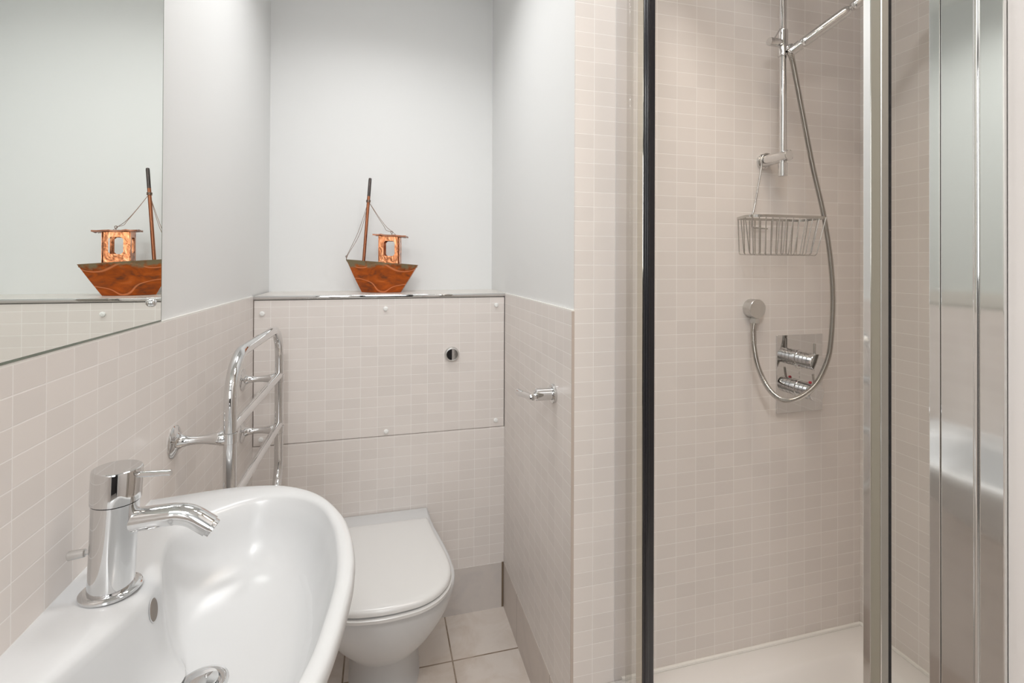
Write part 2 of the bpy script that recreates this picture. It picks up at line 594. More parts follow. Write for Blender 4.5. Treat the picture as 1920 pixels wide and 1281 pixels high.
bbk = tag(obj('baseboard_back', MB().box(XL, XR - 0.0095, YP - 0.003, YP, 0, ZBB), T['base_b']),
    'grey stone tile skirting behind the toilet', 'baseboard', kind='structure')
obj('corner_grout', MB().box(XR - 0.0095, XR - 0.002, YP - 0.0018, YP, 0, ZBB), plain('brown_grout', (0.20, 0.145, 0.095), 0.8), bbk, kind='structure')
tag(obj('baseboard_right', MB().box(XR - 0.002, XR + TH, YN + 0.0012, YP - 0.006, 0, ZBB), T['base_r']),
    'grey stone tile skirting along the right alcove wall', 'baseboard', kind='structure')
tag(obj('baseboard_left', MB().box(XL, XL + 0.002, YF, YP - 0.004, 0, ZBB), T['base_r']),
    'grey stone tile skirting along the left wall', 'baseboard', kind='structure')

# ------------------------------------------------------------------ access panel and shelf
ap = thing('access_panel', 'lift-off beige tiled panel with six white screw caps above the toilet', 'panel', (0.02, YP, ZPB))
obj('tiled_board', MB().box(XL + 0.0018, XR - 0.003, YP, YP + 0.0135, ZPB + 0.0018, 1.1482, 0.0006, 1), T['panel'], ap)
caps = [(-0.3778, 1.1047), (0.0168, 1.1134), (0.4149, 1.1191), (-0.3785, 0.690), (0.0211, 0.6835), (0.4145, 0.692)]
for x, z in caps:
    m_ = MB().lathe((x, YP, z), (0, -1, 0), [(0.0078, 0), (0.0082, 0.002), (0.0078, 0.0042), (0.0060, 0.0056), (0.0022, 0.0060), (0.0018, 0.0050), (0.0, 0.0050)], 20)
    obj('screw_cap', m_, M_PLAS, ap, label='round white plastic screw cap')

sh = thing('shelf', 'cream shelf with a chrome front edge above the access panel', 'shelf', (0.02, 1.9, ZT))
obj('shelf_top', MB().box(XL, XR + TH, YP + 0.004, YB, 1.150, ZT), M_SHELF, sh)
obj('edge_trim', MB().box(XL, XR - 0.001, YP - 0.004, YP + 0.004, 1.1515, ZT + 0.0006, 0.0024, 3), M_CHROME, sh, label='shiny chrome edge strip')

fb = thing('flush_button', 'round chrome split flush button on the tiled access panel', 'flush button', (0.2501, YP, 0.9444))
obj('bezel', MB().lathe((0.2501, YP, 0.9444), (0, -1, 0),
                        [(0.0262, 0), (0.0268, 0.002), (0.0262, 0.007), (0.0232, 0.0112), (0.0208, 0.0115), (0.0200, 0.0105), (0.0198, 0.006), (0.0, 0.006)], 40), M_SATIN, fb)
for sgn in (-1, 1):
    bmx = MB()
    ring = []
    n = 20
    for h, sc in ((0.006, 1.0), (0.0092, 1.0), (0.0100, 0.97)):
        rr = []
        for k in range(n + 1):
            a = -PI / 2 + PI * k / n
            xx = sgn * (0.0010 + 0.0186 * math.cos(a) * sc)
            tilt = (0.118 * (xx + 0.010) if sgn < 0 else -0.03 * (xx - 0.010)) if h > 0.006 else 0.0
            rr.append(Vector((0.2501 + xx, YP - h - tilt, 0.9444 + 0.0192 * math.sin(a) * sc)))
        ring.append(rr)
    bmx.rings(ring)
    obj('push_plate', bmx, M_CHROME, fb)

# ------------------------------------------------------------------ mirror
mi = thing('mirror', 'large frameless wall mirror above the basin reflecting the copper boat', 'mirror', (XL, 0.6, 1.6))
MY0, MY1, MZ0, MZ1 = -0.30, 1.0834, 1.1640, 2.20
obj('mirror_glass', MB().box(XL - TH, XL + 0.0005, MY0, MY1 - 0.003, MZ0 + 0.003, MZ1 - 0.003), M_MIRROR, mi, smooth=False)
e = MB()
e.box(XL - TH, XL + 0.0003, MY1 - 0.003, MY1, MZ0, MZ1).box(XL - TH, XL + 0.0003, MY0 - 0.003, MY0, MZ0, MZ1)
e.box(XL - TH, XL + 0.0003, MY0, MY1 - 0.003, MZ0, MZ0 + 0.003).box(XL - TH, XL + 0.0003, MY0, MY1 - 0.003, MZ1 - 0.003, MZ1)
obj('polished_edge', e, M_MEDGE, mi, label='dark green glass edge')
for y, z in ((1.0389, 1.2028), (-0.255, 1.2028)):
    obj('screw_cap', MB().lathe((XL + 0.0005, y, z), (1, 0, 0), [(0.0075, 0), (0.0078, 0.002), (0.0068, 0.005), (0.0045, 0.0075), (0.0, 0.0085)], 24),
        M_CHROME, mi, label='domed chrome screw cap')

# ------------------------------------------------------------------ basin
ZR = 0.8414
BC = Vector((-0.215, 0.745))
outer_pts = [(-0.0340, 0.745), (-0.0347, 0.7771), (-0.0426, 0.8391), (-0.0593, 0.9041), (-0.0922, 0.9742), (-0.1307, 1.0217),
             (-0.1841, 1.0565), (-0.2442, 1.0690), (-0.2910, 1.0685), (-0.3515, 1.0600), (XL, 1.0520)]
outer_near = [(-0.0344, 0.7133), (-0.0394, 0.6607), (-0.0455, 0.6161), (-0.0545, 0.5700), (-0.0720, 0.515), (-0.1020, 0.467),
              (-0.1500, 0.432), (-0.2150, 0.416), (-0.2900, 0.416), (-0.3515, 0.424), (XL, 0.432)]
inner_far = [(-0.0600, 0.745), (-0.0637, 0.7987), (-0.0765, 0.8727), (-0.1028, 0.944), (-0.1480, 0.9945), (-0.2100, 1.0110),
             (-0.2681, 0.9880), (-0.3120, 0.9500), (-0.3265, 0.9118), (-0.3120, 0.8450), (-0.2946, 0.7923)]
inner_near = [(-0.0615, 0.700), (-0.0665, 0.650), (-0.0760, 0.590), (-0.0980, 0.530), (-0.1450, 0.483), (-0.2100, 0.468),
              (-0.2750, 0.488), (-0.3200, 0.530), (-0.3370, 0.580), (-0.3341, 0.6219), (-0.3271, 0.649), (-0.3129, 0.694), (-0.3000, 0.7393)]


def poly(far, near):
    a = [Vector((x, y, 0)) for x, y in far]
    b = [Vector((x, y, 0)) for x, y in reversed(near)]
    return a, b


fa, ne = poly(outer_pts, outer_near)
open_curve = catmull(ne + fa, 10)           # from the near wall corner round the front to the far wall corner
OUT = open_curve
fa, ne = poly(inner_far, inner_near)
INN = catmull(fa + ne, 10, True)


def ray_r(curve, ang, closed):
    d = Vector((math.cos(ang), math.sin(ang)))
    best = None
    n = len(curve)
    for i in range(n if closed else n - 1):
        a = Vector(curve[i][:2]) - BC
        b = Vector(curve[(i + 1) % n][:2]) - BC
        e_ = b - a
        den = d.x * e_.y - d.y * e_.x
        if abs(den) < 1e-12:
            continue
        t = (a.x * e_.y - a.y * e_.x) / den
        q = (a.x * d.y - a.y * d.x) / den
        if t > 0 and -1e-6 <= q <= 1 + 1e-6:
            if best is None or t > best:
                best = t
    return best


OUTC = OUT + [Vector((XL, 0.432, 0))]
angs = [2 * PI * k / 152 for k in range(152)]
for corner in ((XL, 1.052), (XL, 0.432)):
    a = math.atan2(corner[1] - BC.y, corner[0] - BC.x) % (2 * PI)
    j = min(range(len(angs)), key=lambda i: abs(angs[i] - a))
    angs[j] = a
ro = [ray_r(OUTC, a, True) or 0.2 for a in angs]
ri = [ray_r(INN, a, True) or 0.1 for a in angs]
outer = [BC + Vector((math.cos(a), math.sin(a))) * q for a, q in zip(angs, ro)]
inner = [BC + Vector((math.cos(a), math.sin(a))) * q for a, q in zip(angs, ri)]
DR = Vector((-0.2310, 0.7545))
rings = []
for sc, dz in ((0.42, -0.185), (0.60, -0.165), (0.78, -0.115), (0.905, -0.065), (0.965, -0.040), (0.99, -0.028), (1.0, -0.018),
               (1.0, -0.010), (0.997, -0.005), (0.990, -0.0015), (0.980, 0.0)):
    rings.append([Vector((XL + (p.x - XL) * sc, 0.745 + (p.y - 0.745) * sc, ZR + dz)) for p in outer])
for t, dz in ((0.35, 0.0006), (0.62, -0.0004), (0.82, -0.0024), (0.94, -0.006), (1.0, -0.0105)):
    rings.append([Vector((*((p * 0.98 + Vector((XL, 0.745)) * 0.02).lerp(q, t)), ZR + dz)) for p, q in zip(outer, inner)])
for t, dz in ((0.975, -0.020), (0.950, -0.036), (0.915, -0.056), (0.865, -0.077), (0.79, -0.096), (0.68, -0.111), (0.54, -0.1215), (0.38, -0.128)):
    rings.append([Vector((*(DR.lerp(q, t)), ZR + dz)) for q in inner])
for rr, dz in ((0.046, -0.1325), (0.031, -0.1345)):
    rings.append([Vector((DR.x + rr * math.cos(math.atan2(q.y - DR.y, q.x - DR.x)), DR.y + rr * math.sin(math.atan2(q.y - DR.y, q.x - DR.x)), ZR + dz)) for q in inner])
rings.append([Vector((*(DR.lerp(Vector(p[:2]), 0.9)), ZR - 0.16)) for p in rings[-1]])
bmb = MB().rings(rings)
bmesh.ops.recalc_face_normals(bmb.bm, faces=bmb.bm.faces)
bvh = BVHTree.FromBMesh(bmb.bm)
ba = thing('washbasin', 'white ceramic washbasin on the left wall under the mirror', 'basin', (XL, 0.745, ZR))
obj('bowl', bmb, M_CER, ba, 50)
hit, nrm, _, _ = bvh.ray_cast(Vector((-0.18, 0.7665, 0.8115)), Vector((-1, 0, 0)))
if nrm.x < 0:
    nrm = -nrm
ov = MB()
tz = (Vector((0, 0, 1)) - nrm * nrm.z).normalized()
ty = nrm.cross(tz)
rg = []
for sc, h in ((1.06, 0.0), (1.02, 0.0004), (0.98, 0.0003), (0.97, -0.0009), (0.85, -0.0008)):
    rg.append([hit + nrm * (h + 0.0006) + (tz * math.cos(q) * 0.0155 + ty * math.sin(q) * 0.0092) * sc for q in (2 * PI * k / 32 for k in range(32))])
ov.rings(rg[:3], True, True)
obj('overflow_rim', ov, M_CER, ba)
ov2 = MB().rings([[p + nrm * 0.0012 for p in rg[3]], [p + nrm * 0.0016 for p in rg[4]]])
obj('overflow_hole', ov2, M_HOLE, ba, label='dark oval disc painting the shade of the overflow hole')
zd = ZR - 0.1345
wa = obj('waste', MB().lathe((DR.x, DR.y, zd - 0.002), (0, 0, 1), [(0.030, 0), (0.0330, 0.0015), (0.0327, 0.0034), (0.029, 0.0045), (0.0235, 0.0032), (0.0225, -0.004), (0.0, -0.004)], 48),
         M_CHROME, ba, label='chrome waste ring')
obj('plug', MB().lathe((DR.x, DR.y, zd - 0.002), (0, 0, 1), [(0.012, -0.003), (0.0195, 0.002), (0.0205, 0.0085), (0.0195, 0.0105), (0.012, 0.0122), (0.0, 0.0126)], 40), M_CHROME, wa)

# ------------------------------------------------------------------ basin tap
TX, TY = -0.3440, 0.7728
tp = thing('mixer_tap', 'chrome single lever mixer tap on the washbasin', 'tap', (TX, TY, ZR))
ax = Vector((0.040, 0.0, 1.0)).normalized()
tb = Vector((TX, TY, ZR + 0.0004))
obj('base_ring', MB().lathe(tb, (0, 0, 1), [(0.0335, 0), (0.0345, 0.0015), (0.0342, 0.0040), (0.0315, 0.0062), (0.0275, 0.0068)], 48), M_CHROME, tp)
obj('body', MB().lathe(tb, ax, [(0.0258, 0.005), (0.0255, 0.03), (0.0258, 0.08), (0.0264, 0.1150), (0.0268, 0.1185)], 48), M_CHROME, tp)
capo = obj('lever_cap', MB().lathe(tb, ax, [(0.0262, 0.1190), (0.0278, 0.1200), (0.0281, 0.1260), (0.0281, 0.1600), (0.0274, 0.1622), (0.0262, 0.1628), (0.0, 0.1629)], 56), M_CHROME, tp, 18)
c0 = tb + ax * 0.1525
obj('lever', MB().tube([c0 + Vector((0.018, -0.004, 0)), c0 + Vector((0.066, -0.009, 0.0))], 0.0039, 14), M_CHROME, capo)
sp0 = tb + ax * 0.0905
path = fillet([sp0 + Vector((0.006, 0, -0.001)), sp0 + Vector((0.085, -0.002, 0.0032)), sp0 + Vector((0.1145, -0.004, -0.0190))], [0, 0.050, 0], 14)
obj('spout', MB().tube(path, [0.0158] + [0.0142] * 2 + [0.0137] * (len(path) - 3), 28), M_CHROME, tp)
dv = (path[-1] - path[-2]).normalized()
obj('aerator', MB().lathe(path[-1] - dv * 0.001, dv, [(0.0116, 0), (0.0118, 0.0015), (0.0118, 0.0065), (0.0105, 0.0072), (0.0, 0.0060)], 28), M_CHROME, tp)
rk = Vector((TX - 0.0245, TY, ZR + 0.0545))
kn = obj('pop_up_rod', MB().tube([rk + Vector((0.004, 0, 0)), rk + Vector((-0.006, 0, 0))], 0.0026, 12), M_CHROME, tp)
obj('knob', MB().lathe(rk + Vector((-0.004, 0, 0)), (-1, 0, -0.08), [(0.0040, 0), (0.0052, 0.001), (0.0058, 0.013), (0.0060, 0.0185), (0.0050, 0.0195), (0.0, 0.0195)], 20), M_SATIN, kn)

# ------------------------------------------------------------------ towel rail
RX = -0.3018
tr = thing('towel_rail', 'chrome ladder towel rail on the left wall beyond the washbasin', 'towel rail', (XL, 1.40, 0.56))
Y0, Y1, Z0, Z1 = 1.1480, 1.6640, 0.572, 1.0765
loop = fillet([(RX, Y0, Z0), (RX, Y0, Z1), (RX, Y1, Z1), (RX, Y1, Z0)], 0.098, 14, True)
fr = []
n = len(loop)
for i in range(n):
    a, b = loop[i], loop[(i + 1) % n]
    k = max(1, int((b - a).length / 0.03))
    fr += [a.lerp(b, j / k) for j in range(k)]
obj('frame', MB().tube(fr, 0.0127, 24, True), M_CHROME, tr)
for z in (0.9270, 0.7750):
    obj('cross_bar', MB().tube([(RX, Y0 + 0.004, z), (RX + 0.001, Y1 - 0.004, z)], 0.0105, 20), M_CHROME, tr)
for y in (Y0, Y1):
    for z in (0.9175, 0.7600):
        if y == Y0:
            z -= 0.006
        br = obj('bracket', MB().lathe((XL, y, z), (1, 0, 0), [(0.0325, 0), (0.0328, 0.0018), (0.0300, 0.0042), (0.0200, 0.0068), (0.0150, 0.0105), (0.0112, 0.018),
                                                               (0.0090, 0.030), (0.0082, 0.042), (0.0090, 0.056), (0.0112, 0.068), (0.0130, 0.0775), (0.0138, 0.0800),
                                                               (0.0138, 0.0835), (0.0152, 0.0850), (0.0152, 0.0930), (0.0140, 0.0960)], 32), M_CHROME, tr)
        obj('clip', MB().lathe((RX, y, z - 0.011), (0, 0, 1), [(0.0134, 0), (0.0146, 0.001), (0.0146, 0.021), (0.0134, 0.022)], 28, False, False), M_CHROME, br)

# ------------------------------------------------------------------ toilet
TC = 0.018
lid_half = [(0.0, 1.2510), (0.032, 1.2525), (0.0836, 1.2610), (0.1257, 1.2830), (0.1547, 1.3150), (0.1700, 1.3480), (0.1764, 1.386),
            (0.1740, 1.4329), (0.1660, 1.4903), (0.1515, 1.5694), (0.1370, 1.6700)]


def sym_ring(half, z, grow=0.0, cx=TC, ysh=0.0, back=None):
    pts = catmull([(x, y, 0) for x, y in [(-half[1][0], half[1][1])] + list(half)], 6)[6:]
    cc = Vector((0, 1.45, 0))
    out = []
    for p in pts:
        d = (p - cc)
        q = p + d.normalized() * grow
        out.append(Vector((q.x, q.y + ysh, 0)))
    R_ = [Vector((cx + p.x, p.y, z)) for p in out]
    Lf = [Vector((cx - p.x, p.y, z)) for p in reversed(out[1:])]
    if back is not None:
        R_.append(Vector((R_[-1].x, back, z)))
        Lf.insert(0, Vector((Lf[0].x, back, z)))
    return R_ + Lf


to = thing('toilet', 'white ceramic toilet with closed lid against the tiled boxing', 'toilet', (TC, 1.5, 0))


def pan_ring(half, front, bhalf, z, L=0.17, pw=2.2):
    pts = []
    n = 18
    for k in range(n + 1):
        a = PI / 2 * k / n
        x = half * (math.sin(a) ** (2 / pw))
        y = front + L * (1 - math.cos(a) ** (2 / pw))
        pts.append((x, y))
    ys = front + L
    for k in range(1, 7):
        t = k / 6
        f = t * t * (3 - 2 * t)
        pts.append((half + (bhalf - half) * f, ys + (YP - 0.0035 - ys) * t))
    R_ = [Vector((TC + x, y, z)) for x, y in pts]
    Lf = [Vector((TC - x, y, z)) for x, y in reversed(pts[1:])]
    return R_ + Lf


pr_ = [pan_ring(0.108, 1.455, 0.112, 0.0), pan_ring(0.104, 1.462, 0.110, 0.012), pan_ring(0.099, 1.470, 0.108, 0.06), pan_ring(0.098, 1.466, 0.110, 0.125),
       pan_ring(0.101, 1.430, 0.114, 0.160), pan_ring(0.110, 1.385, 0.118, 0.185), pan_ring(0.124, 1.352, 0.124, 0.213),
       pan_ring(0.146, 1.321, 0.130, 0.250), pan_ring(0.166, 1.297, 0.136, 0.290), pan_ring(0.181, 1.279, 0.142, 0.330),
       pan_ring(0.191, 1.270, 0.148, 0.365), pan_ring(0.193, 1.269, 0.150, 0.383), pan_ring(0.191, 1.271, 0.150, 0.389), pan_ring(0.184, 1.277, 0.146, 0.392)]
obj('pan', MB().rings(pr_), M_CER, to, 60)
seat = [sym_ring(lid_half, 0.3965, -0.006), sym_ring(lid_half, 0.398, 0.002), sym_ring(lid_half, 0.406, 0.003), sym_ring(lid_half, 0.4085, -0.002), sym_ring(lid_half, 0.409, -0.02)]
obj('seat', MB().rings(seat), M_SEAT, to, 50)
lid = [sym_ring(lid_half, 0.4125, -0.010), sym_ring(lid_half, 0.4125, -0.003), sym_ring(lid_half, 0.4145, 0.0), sym_ring(lid_half, 0.4215, 0.0),
       sym_ring(lid_half, 0.4265, -0.003), sym_ring(lid_half, 0.4295, -0.009), sym_ring(lid_half, 0.4308, -0.022), sym_ring(lid_half, 0.4318, -0.06), sym_ring(lid_half, 0.4322, -0.10)]
obj('lid', MB().rings(lid), M_SEAT, to, 50)
obj('hinge_block', MB().box(TC - 0.146, TC + 0.146, 1.650, YP - 0.004, 0.388, 0.4035, 0.004, 3), M_CER, to, label='flat white ledge behind the lid')
for sg in (-1, 1):
    obj('hinge', MB().lathe((TC + sg * 0.075 - 0.014, 1.668, 0.412), (1, 0, 0), [(0.007, 0), (0.0085, 0.002), (0.0085, 0.026), (0.007, 0.028)], 18), M_SEAT, to)

# ------------------------------------------------------------------ toilet roll holder
HY, HZ = 1.2444, 0.9303
HXW = XR - 0.001
th = thing('toilet_roll_holder', 'empty chrome toilet roll holder on the right alcove wall', 'toilet roll holder', (HXW, HY, HZ))
obj('rose', MB().lathe((HXW, HY, HZ), (-1, 0, 0), [(0.0250, 0), (0.0255, 0.002), (0.0255, 0.0062), (0.0240, 0.0080), (0.0165, 0.0086)], 40), M_CHROME, th)
obj('barrel', MB().lathe((HXW, HY, HZ), (-1, 0, 0), [(0.0150, 0.008), (0.0166, 0.0095), (0.0166, 0.0500), (0.0150, 0.0520), (0.0100, 0.0525), (0.0095, 0.0545), (0.0, 0.0545)], 36), M_CHROME, th)
j = Vector((HXW - 0.0640, HY - 0.002, HZ - 0.004))
arm = obj('arm', MB().tube([(HXW - 0.052, HY, HZ), j], 0.0048, 16), M_CHROME, th)
bp0 = j + Vector((0, -0.012, 0.001)); bp1 = Vector((HXW - 0.0640, 1.3720, 0.9050))
dr = (bp1 - bp0).normalized()
ln = (bp1 - bp0).length
obj('roll_bar', MB().lathe(bp0, dr, [(0.0060, 0), (0.0084, 0.0012), (0.0086, 0.004), (0.0086, ln - 0.012), (0.0098, ln - 0.010), (0.0098, ln - 0.002), (0.0082, ln)], 26), M_CHROME, arm)

# ------------------------------------------------------------------ copper boat
BX, BY = 0.0085, 1.925
bo = thing('model_boat', 'small copper model fishing boat standing on the shelf', 'model boat', (BX, BY, ZT + 0.0009), math.radians(-9))


def hull_ring(z, x0, x1, hw, xs0, xs1, rise=0.0):
    """plan outline: sharp bow at x0, narrow blunt stern at x1."""
    pts = []
    n = 14
    for k in range(n + 1):
        t = k / n
        x = x0 + (x1 - x0) * t
        f = min(1.0, (t / 0.45)) ** 0.75 if t < 0.45 else 1.0 - 0.62 * ((t - 0.45) / 0.55) ** 2
        zz = z + rise * (0.5 - t)
        pts.append(Vector((x, -hw * f, zz)))
    bk = [Vector((p.x, -p.y, p.z)) for p in reversed(pts[1:])]
    return pts + bk


hr = [hull_ring(0.0, -0.078, 0.066, 0.030, 0, 0), hull_ring(0.003, -0.080, 0.068, 0.032, 0, 0), hull_ring(0.052, -0.106, 0.096, 0.044, 0, 0, 0.008),
      hull_ring(0.106, -0.1325, 0.1250, 0.052, 0, 0, 0.019), hull_ring(0.1125, -0.1370, 0.1290, 0.0535, 0, 0, 0.0205)]
inn = [[Vector((p.x * 0.985, p.y * 0.94, p.z)) for p in hr[-1]], [Vector((p.x * 0.97, p.y * 0.92, p.z - 0.010)) for p in hr[-1]]]
obj('hull', MB().rings(hr + inn), M_HULL, bo, 40, local=True, label='flame-coloured copper hull with a tarnished edge')
# cabin: four walls with window openings
CX0, CX1, CYH, CZ0, CZ1 = -0.0110, 0.0620, 0.0300, 0.0985, 0.2120


def wall_window(mb_, p, q, z0, z1, a, b, w0, w1, th_=0.0016):
    """upright plate from p to q with a window between fractions a, b and heights w0, w1."""
    p = Vector((*p, 0)); q = Vector((*q, 0))
    d = q - p
    nn = Vector((d.y, -d.x, 0)).normalized() * th_

    def pt(t, z, o):
        v = p + d * t + nn * o
        return mb_.bm.verts.new((v.x, v.y, z))
    O = [[pt(t, z, o) for t, z in ((0, z0), (1, z0), (1, z1), (0, z1))] for o in (0, 1)]
    ra = (b - a) * 0.16; rz = (w1 - w0) * 0.12
    loopw = [(a + ra, w0), (b - ra, w0), (b, w0 + rz), (b, w1 - rz), (b - ra, w1), (a + ra, w1), (a, w1 - rz), (a, w0 + rz)]
    I_ = [[pt(t, z, o) for t, z in loopw] for o in (0, 1)]
    pairs = [(0, 1, [0, 1]), (1, 2, [2, 3]), (2, 3, [4, 5]), (3, 0, [6, 7])]
    for k in (0, 1):
        o_, i_ = O[k], I_[k]
        f = [(o_[0], o_[1], i_[1], i_[0]), (o_[1], i_[2], i_[1]), (o_[1], o_[2], i_[3], i_[2]), (o_[2], i_[4], i_[3]),
             (o_[2], o_[3], i_[5], i_[4]), (o_[3], i_[6], i_[5]), (o_[3], o_[0], i_[7], i_[6]), (o_[0], i_[0], i_[7])]
        for x in f:
            mb_.bm.faces.new(x)
    for k in range(4):
        mb_.bm.faces.new((O[0][k], O[0][(k + 1) % 4], O[1][(k + 1) % 4], O[1][k]))
    for k in range(8):
        mb_.bm.faces.new((I_[0][k], I_[0][(k + 1) % 8], I_[1][(k + 1) % 8], I_[1][k]))


cm = MB()
W0, W1 = 0.136, 0.192
wall_window(cm, (CX0, -CYH), (CX1 - 0.004, -CYH), CZ0, CZ1, 0.24, 0.82, W0, W1)
wall_window(cm, (CX1, -CYH + 0.001), (CX1, CYH - 0.001), CZ0, CZ1, 0.20, 0.80, W0 + 0.006, W1)
wall_window(cm, (CX1 - 0.004, CYH), (CX0, CYH), CZ0, CZ1, 0.18, 0.76, W0, W1)
wall_window(cm, (CX0 - 0.001, CYH), (CX0 - 0.001, -CYH), CZ0, CZ1, 0.22, 0.78, W0 + 0.004, W1)
cab = obj('cabin', cm, M_COPPER, bo, 25, local=True, label='shiny copper wheelhouse with open windows')
rf = MB()
rg = []
random.seed(4)
for z, gx, gy in ((0.2095, 0.0, 0.0), (0.2120, 0.0012, 0.0012), (0.2145, 0.0, 0.0)):
    ring = []
    for (xa, ya, xb, yb) in ((-0.032, -0.042, 0.087, -0.042), (0.087, -0.042, 0.087, 0.040), (0.087, 0.040, -0.032, 0.040), (-0.032, 0.040, -0.032, -0.042)):
        for k in range(8):
            t = k / 8
            x = xa + (xb - xa) * t; y = ya + (yb - ya) * t
            ring.append((x, y, z))
    rg.append(ring)
wob = [random.uniform(-0.0016, 0.0016) for _ in range(32)]
rg = [[Vector((x + wob[i], y + wob[(i * 7) % 32], z + wob[(i * 3) % 32] * 1.2 - 0.06 * (x - 0.025))) for i, (x, y, z) in enumerate(ring)] for ring in rg]
rf.rings(rg)
obj('roof', rf, M_ROOF, cab, 30, local=True)
# mast, leaning slightly to the stern
m0 = Vector((-0.0740, 0.0, 0.088)); m1 = Vector((-0.0505, 0.004, 0.4290))
ms = obj('mast', MB().tube([m0, m0.lerp(m1, 0.5), m0.lerp(m1, 0.80)], 0.0058, 16), M_MAST, bo, local=True)
obj('mast_tip', MB().lathe(m0.lerp(m1, 0.80), (m1 - m0), [(0.0058, 0), (0.0058, 0.062), (0.0050, 0.068), (0.0, 0.0700)], 16), M_TIP, ms, local=True, label='dark tarnished mast tip')
mk = m0.lerp(m1, 0.745)
wr_ = MB()
for k in range(3):
    ctr = mk + Vector((0, 0, (k - 1) * 0.0032))
    wr_.tube([ctr + Vector((0.0070 * math.cos(q), 0.0070 * math.sin(q), 0)) for q in (2 * PI * i / 18 for i in range(18))], 0.0016, 8, True)
obj('mast_lashing', wr_, M_CWIRE, ms, local=True)
bow = Vector((-0.1350, 0, 0.1215))
eye = MB().tube([bow + Vector((0, 0, -0.004)), bow + Vector((0.0005, 0, 0.012))], 0.0013, 8)
eye.tube([bow + Vector((0.003 * math.cos(q), 0, 0.012 + 0.003 * math.sin(q))) for q in (2 * PI * i / 14 for i in range(14))], 0.001, 8, True)
obj('wire_eye', eye, M_CWIRE, bo, local=True)
eye2 = MB()
e2 = Vector((0.032, -0.006, 0.2125))
eye2.tube([e2, e2 + Vector((0, 0, 0.010))], 0.0012, 8)
eye2.tube([e2 + Vector((0.004 * math.cos(q), 0, 0.013 + 0.004 * math.sin(q))) for q in (2 * PI * i / 14 for i in range(14))], 0.001, 8, True)
e3 = Vector((0.050, 0.012, 0.2115))
obj('wire_eye', eye2, M_CWIRE, bo, local=True)
for pts in ([mk, mk.lerp(bow, 0.5) + Vector((0.004, -0.002, -0.004)), bow + Vector((0.004, 0, 0.02)), bow + Vector((0.001, 0, 0.012))],
            [mk + Vector((0, 0.003, 0)), mk.lerp(bow, 0.5) + Vector((0.010, 0.006, -0.006)), bow + Vector((0.008, 0.002, 0.024)), bow + Vector((0.001, 0, 0.012))],
            [mk, mk.lerp(e2, 0.32) + Vector((0.004, 0, -0.012)), mk.lerp(e2, 0.66) + Vector((0, 0, -0.008)), e2 + Vector((-0.02, 0, 0.020)), e2 + Vector((0, 0, 0.014))],
            [mk, mk.lerp(e3, 0.35) + Vector((0.002, 0, -0.014)), mk.lerp(e3, 0.62) + Vector((0, 0, -0.014)), e3 + Vector((-0.02, 0, 0.018)), e3]):
    obj('stay_wire', MB().tube(catmull(pts, 8), 0.00085, 6), M_CWIRE, bo, local=True)

# ------------------------------------------------------------------ shower tray
ty0, ty1 = YNEAR + 0.002, YN - 0.0005
tx0, tx1 = GX - 0.03, XS - 0.0005


def rrect(x0, x1, y0, y1, z, rad, n=8):
    out = []
    for (cx_, cy_, a0) in ((x1 - rad, y1 - rad, 0), (x0 + rad, y1 - rad, PI / 2), (x0 + rad, y0 + rad, PI), (x1 - rad, y0 + rad, 1.5 * PI)):
        for k in range(n + 1):
            a = a0 + PI / 2 * k / n
            out.append(Vector((cx_ + rad * math.cos(a), cy_ + rad * math.sin(a), z)))
    return out


trr = [rrect(tx0, tx1, ty0, ty1, 0.0, 0.004), rrect(tx0, tx1, ty0, ty1, ZTRAY - 0.012, 0.004), rrect(tx0 + 0.003, tx1 - 0.001, ty0 + 0.001, ty1 - 0.001, ZTRAY - 0.003, 0.004),
       rrect(tx0 + 0.010, tx1 - 0.004, ty0 + 0.006, ty1 - 0.004, ZTRAY - 0.001, 0.006)]
for ins, dz, rad in ((0.070, -0.002, 0.05), (0.078, -0.005, 0.055), (0.092, -0.018, 0.06), (0.110, -0.036, 0.07), (0.128, -0.043, 0.08), (0.20, -0.050, 0.10)):
    trr.append(rrect(tx0 + ins + 0.02, tx1 - ins, ty0 + ins, ty1 - ins, ZTRAY + dz, rad))
st = thing('shower_tray', 'raised white shower tray with a rounded recess under the shower', 'shower tray', (0.95, 0.72, 0))
obj('tray', MB().rings(trr), M_TRAY, st, 40)
sl = MB()
sl.tube([(GX + 0.02, YN - 0.003, ZTRAY), (XS - 0.003, YN - 0.003, ZTRAY)], 0.0055, 8)
sl.tube([(XS - 0.003, YN - 0.003, ZTRAY), (XS - 0.003, YNEAR + 0.02, ZTRAY)], 0.0055, 8)
obj('sealant_bead', sl, M_BEAD, st)
obj('drain_cover', MB().lathe((0.92, 0.70, ZTRAY - 0.051), (0, 0, 1), [(0.045, 0), (0.047, 0.003), (0.040, 0.008), (0.0, 0.010)], 36), M_CHROME, st)

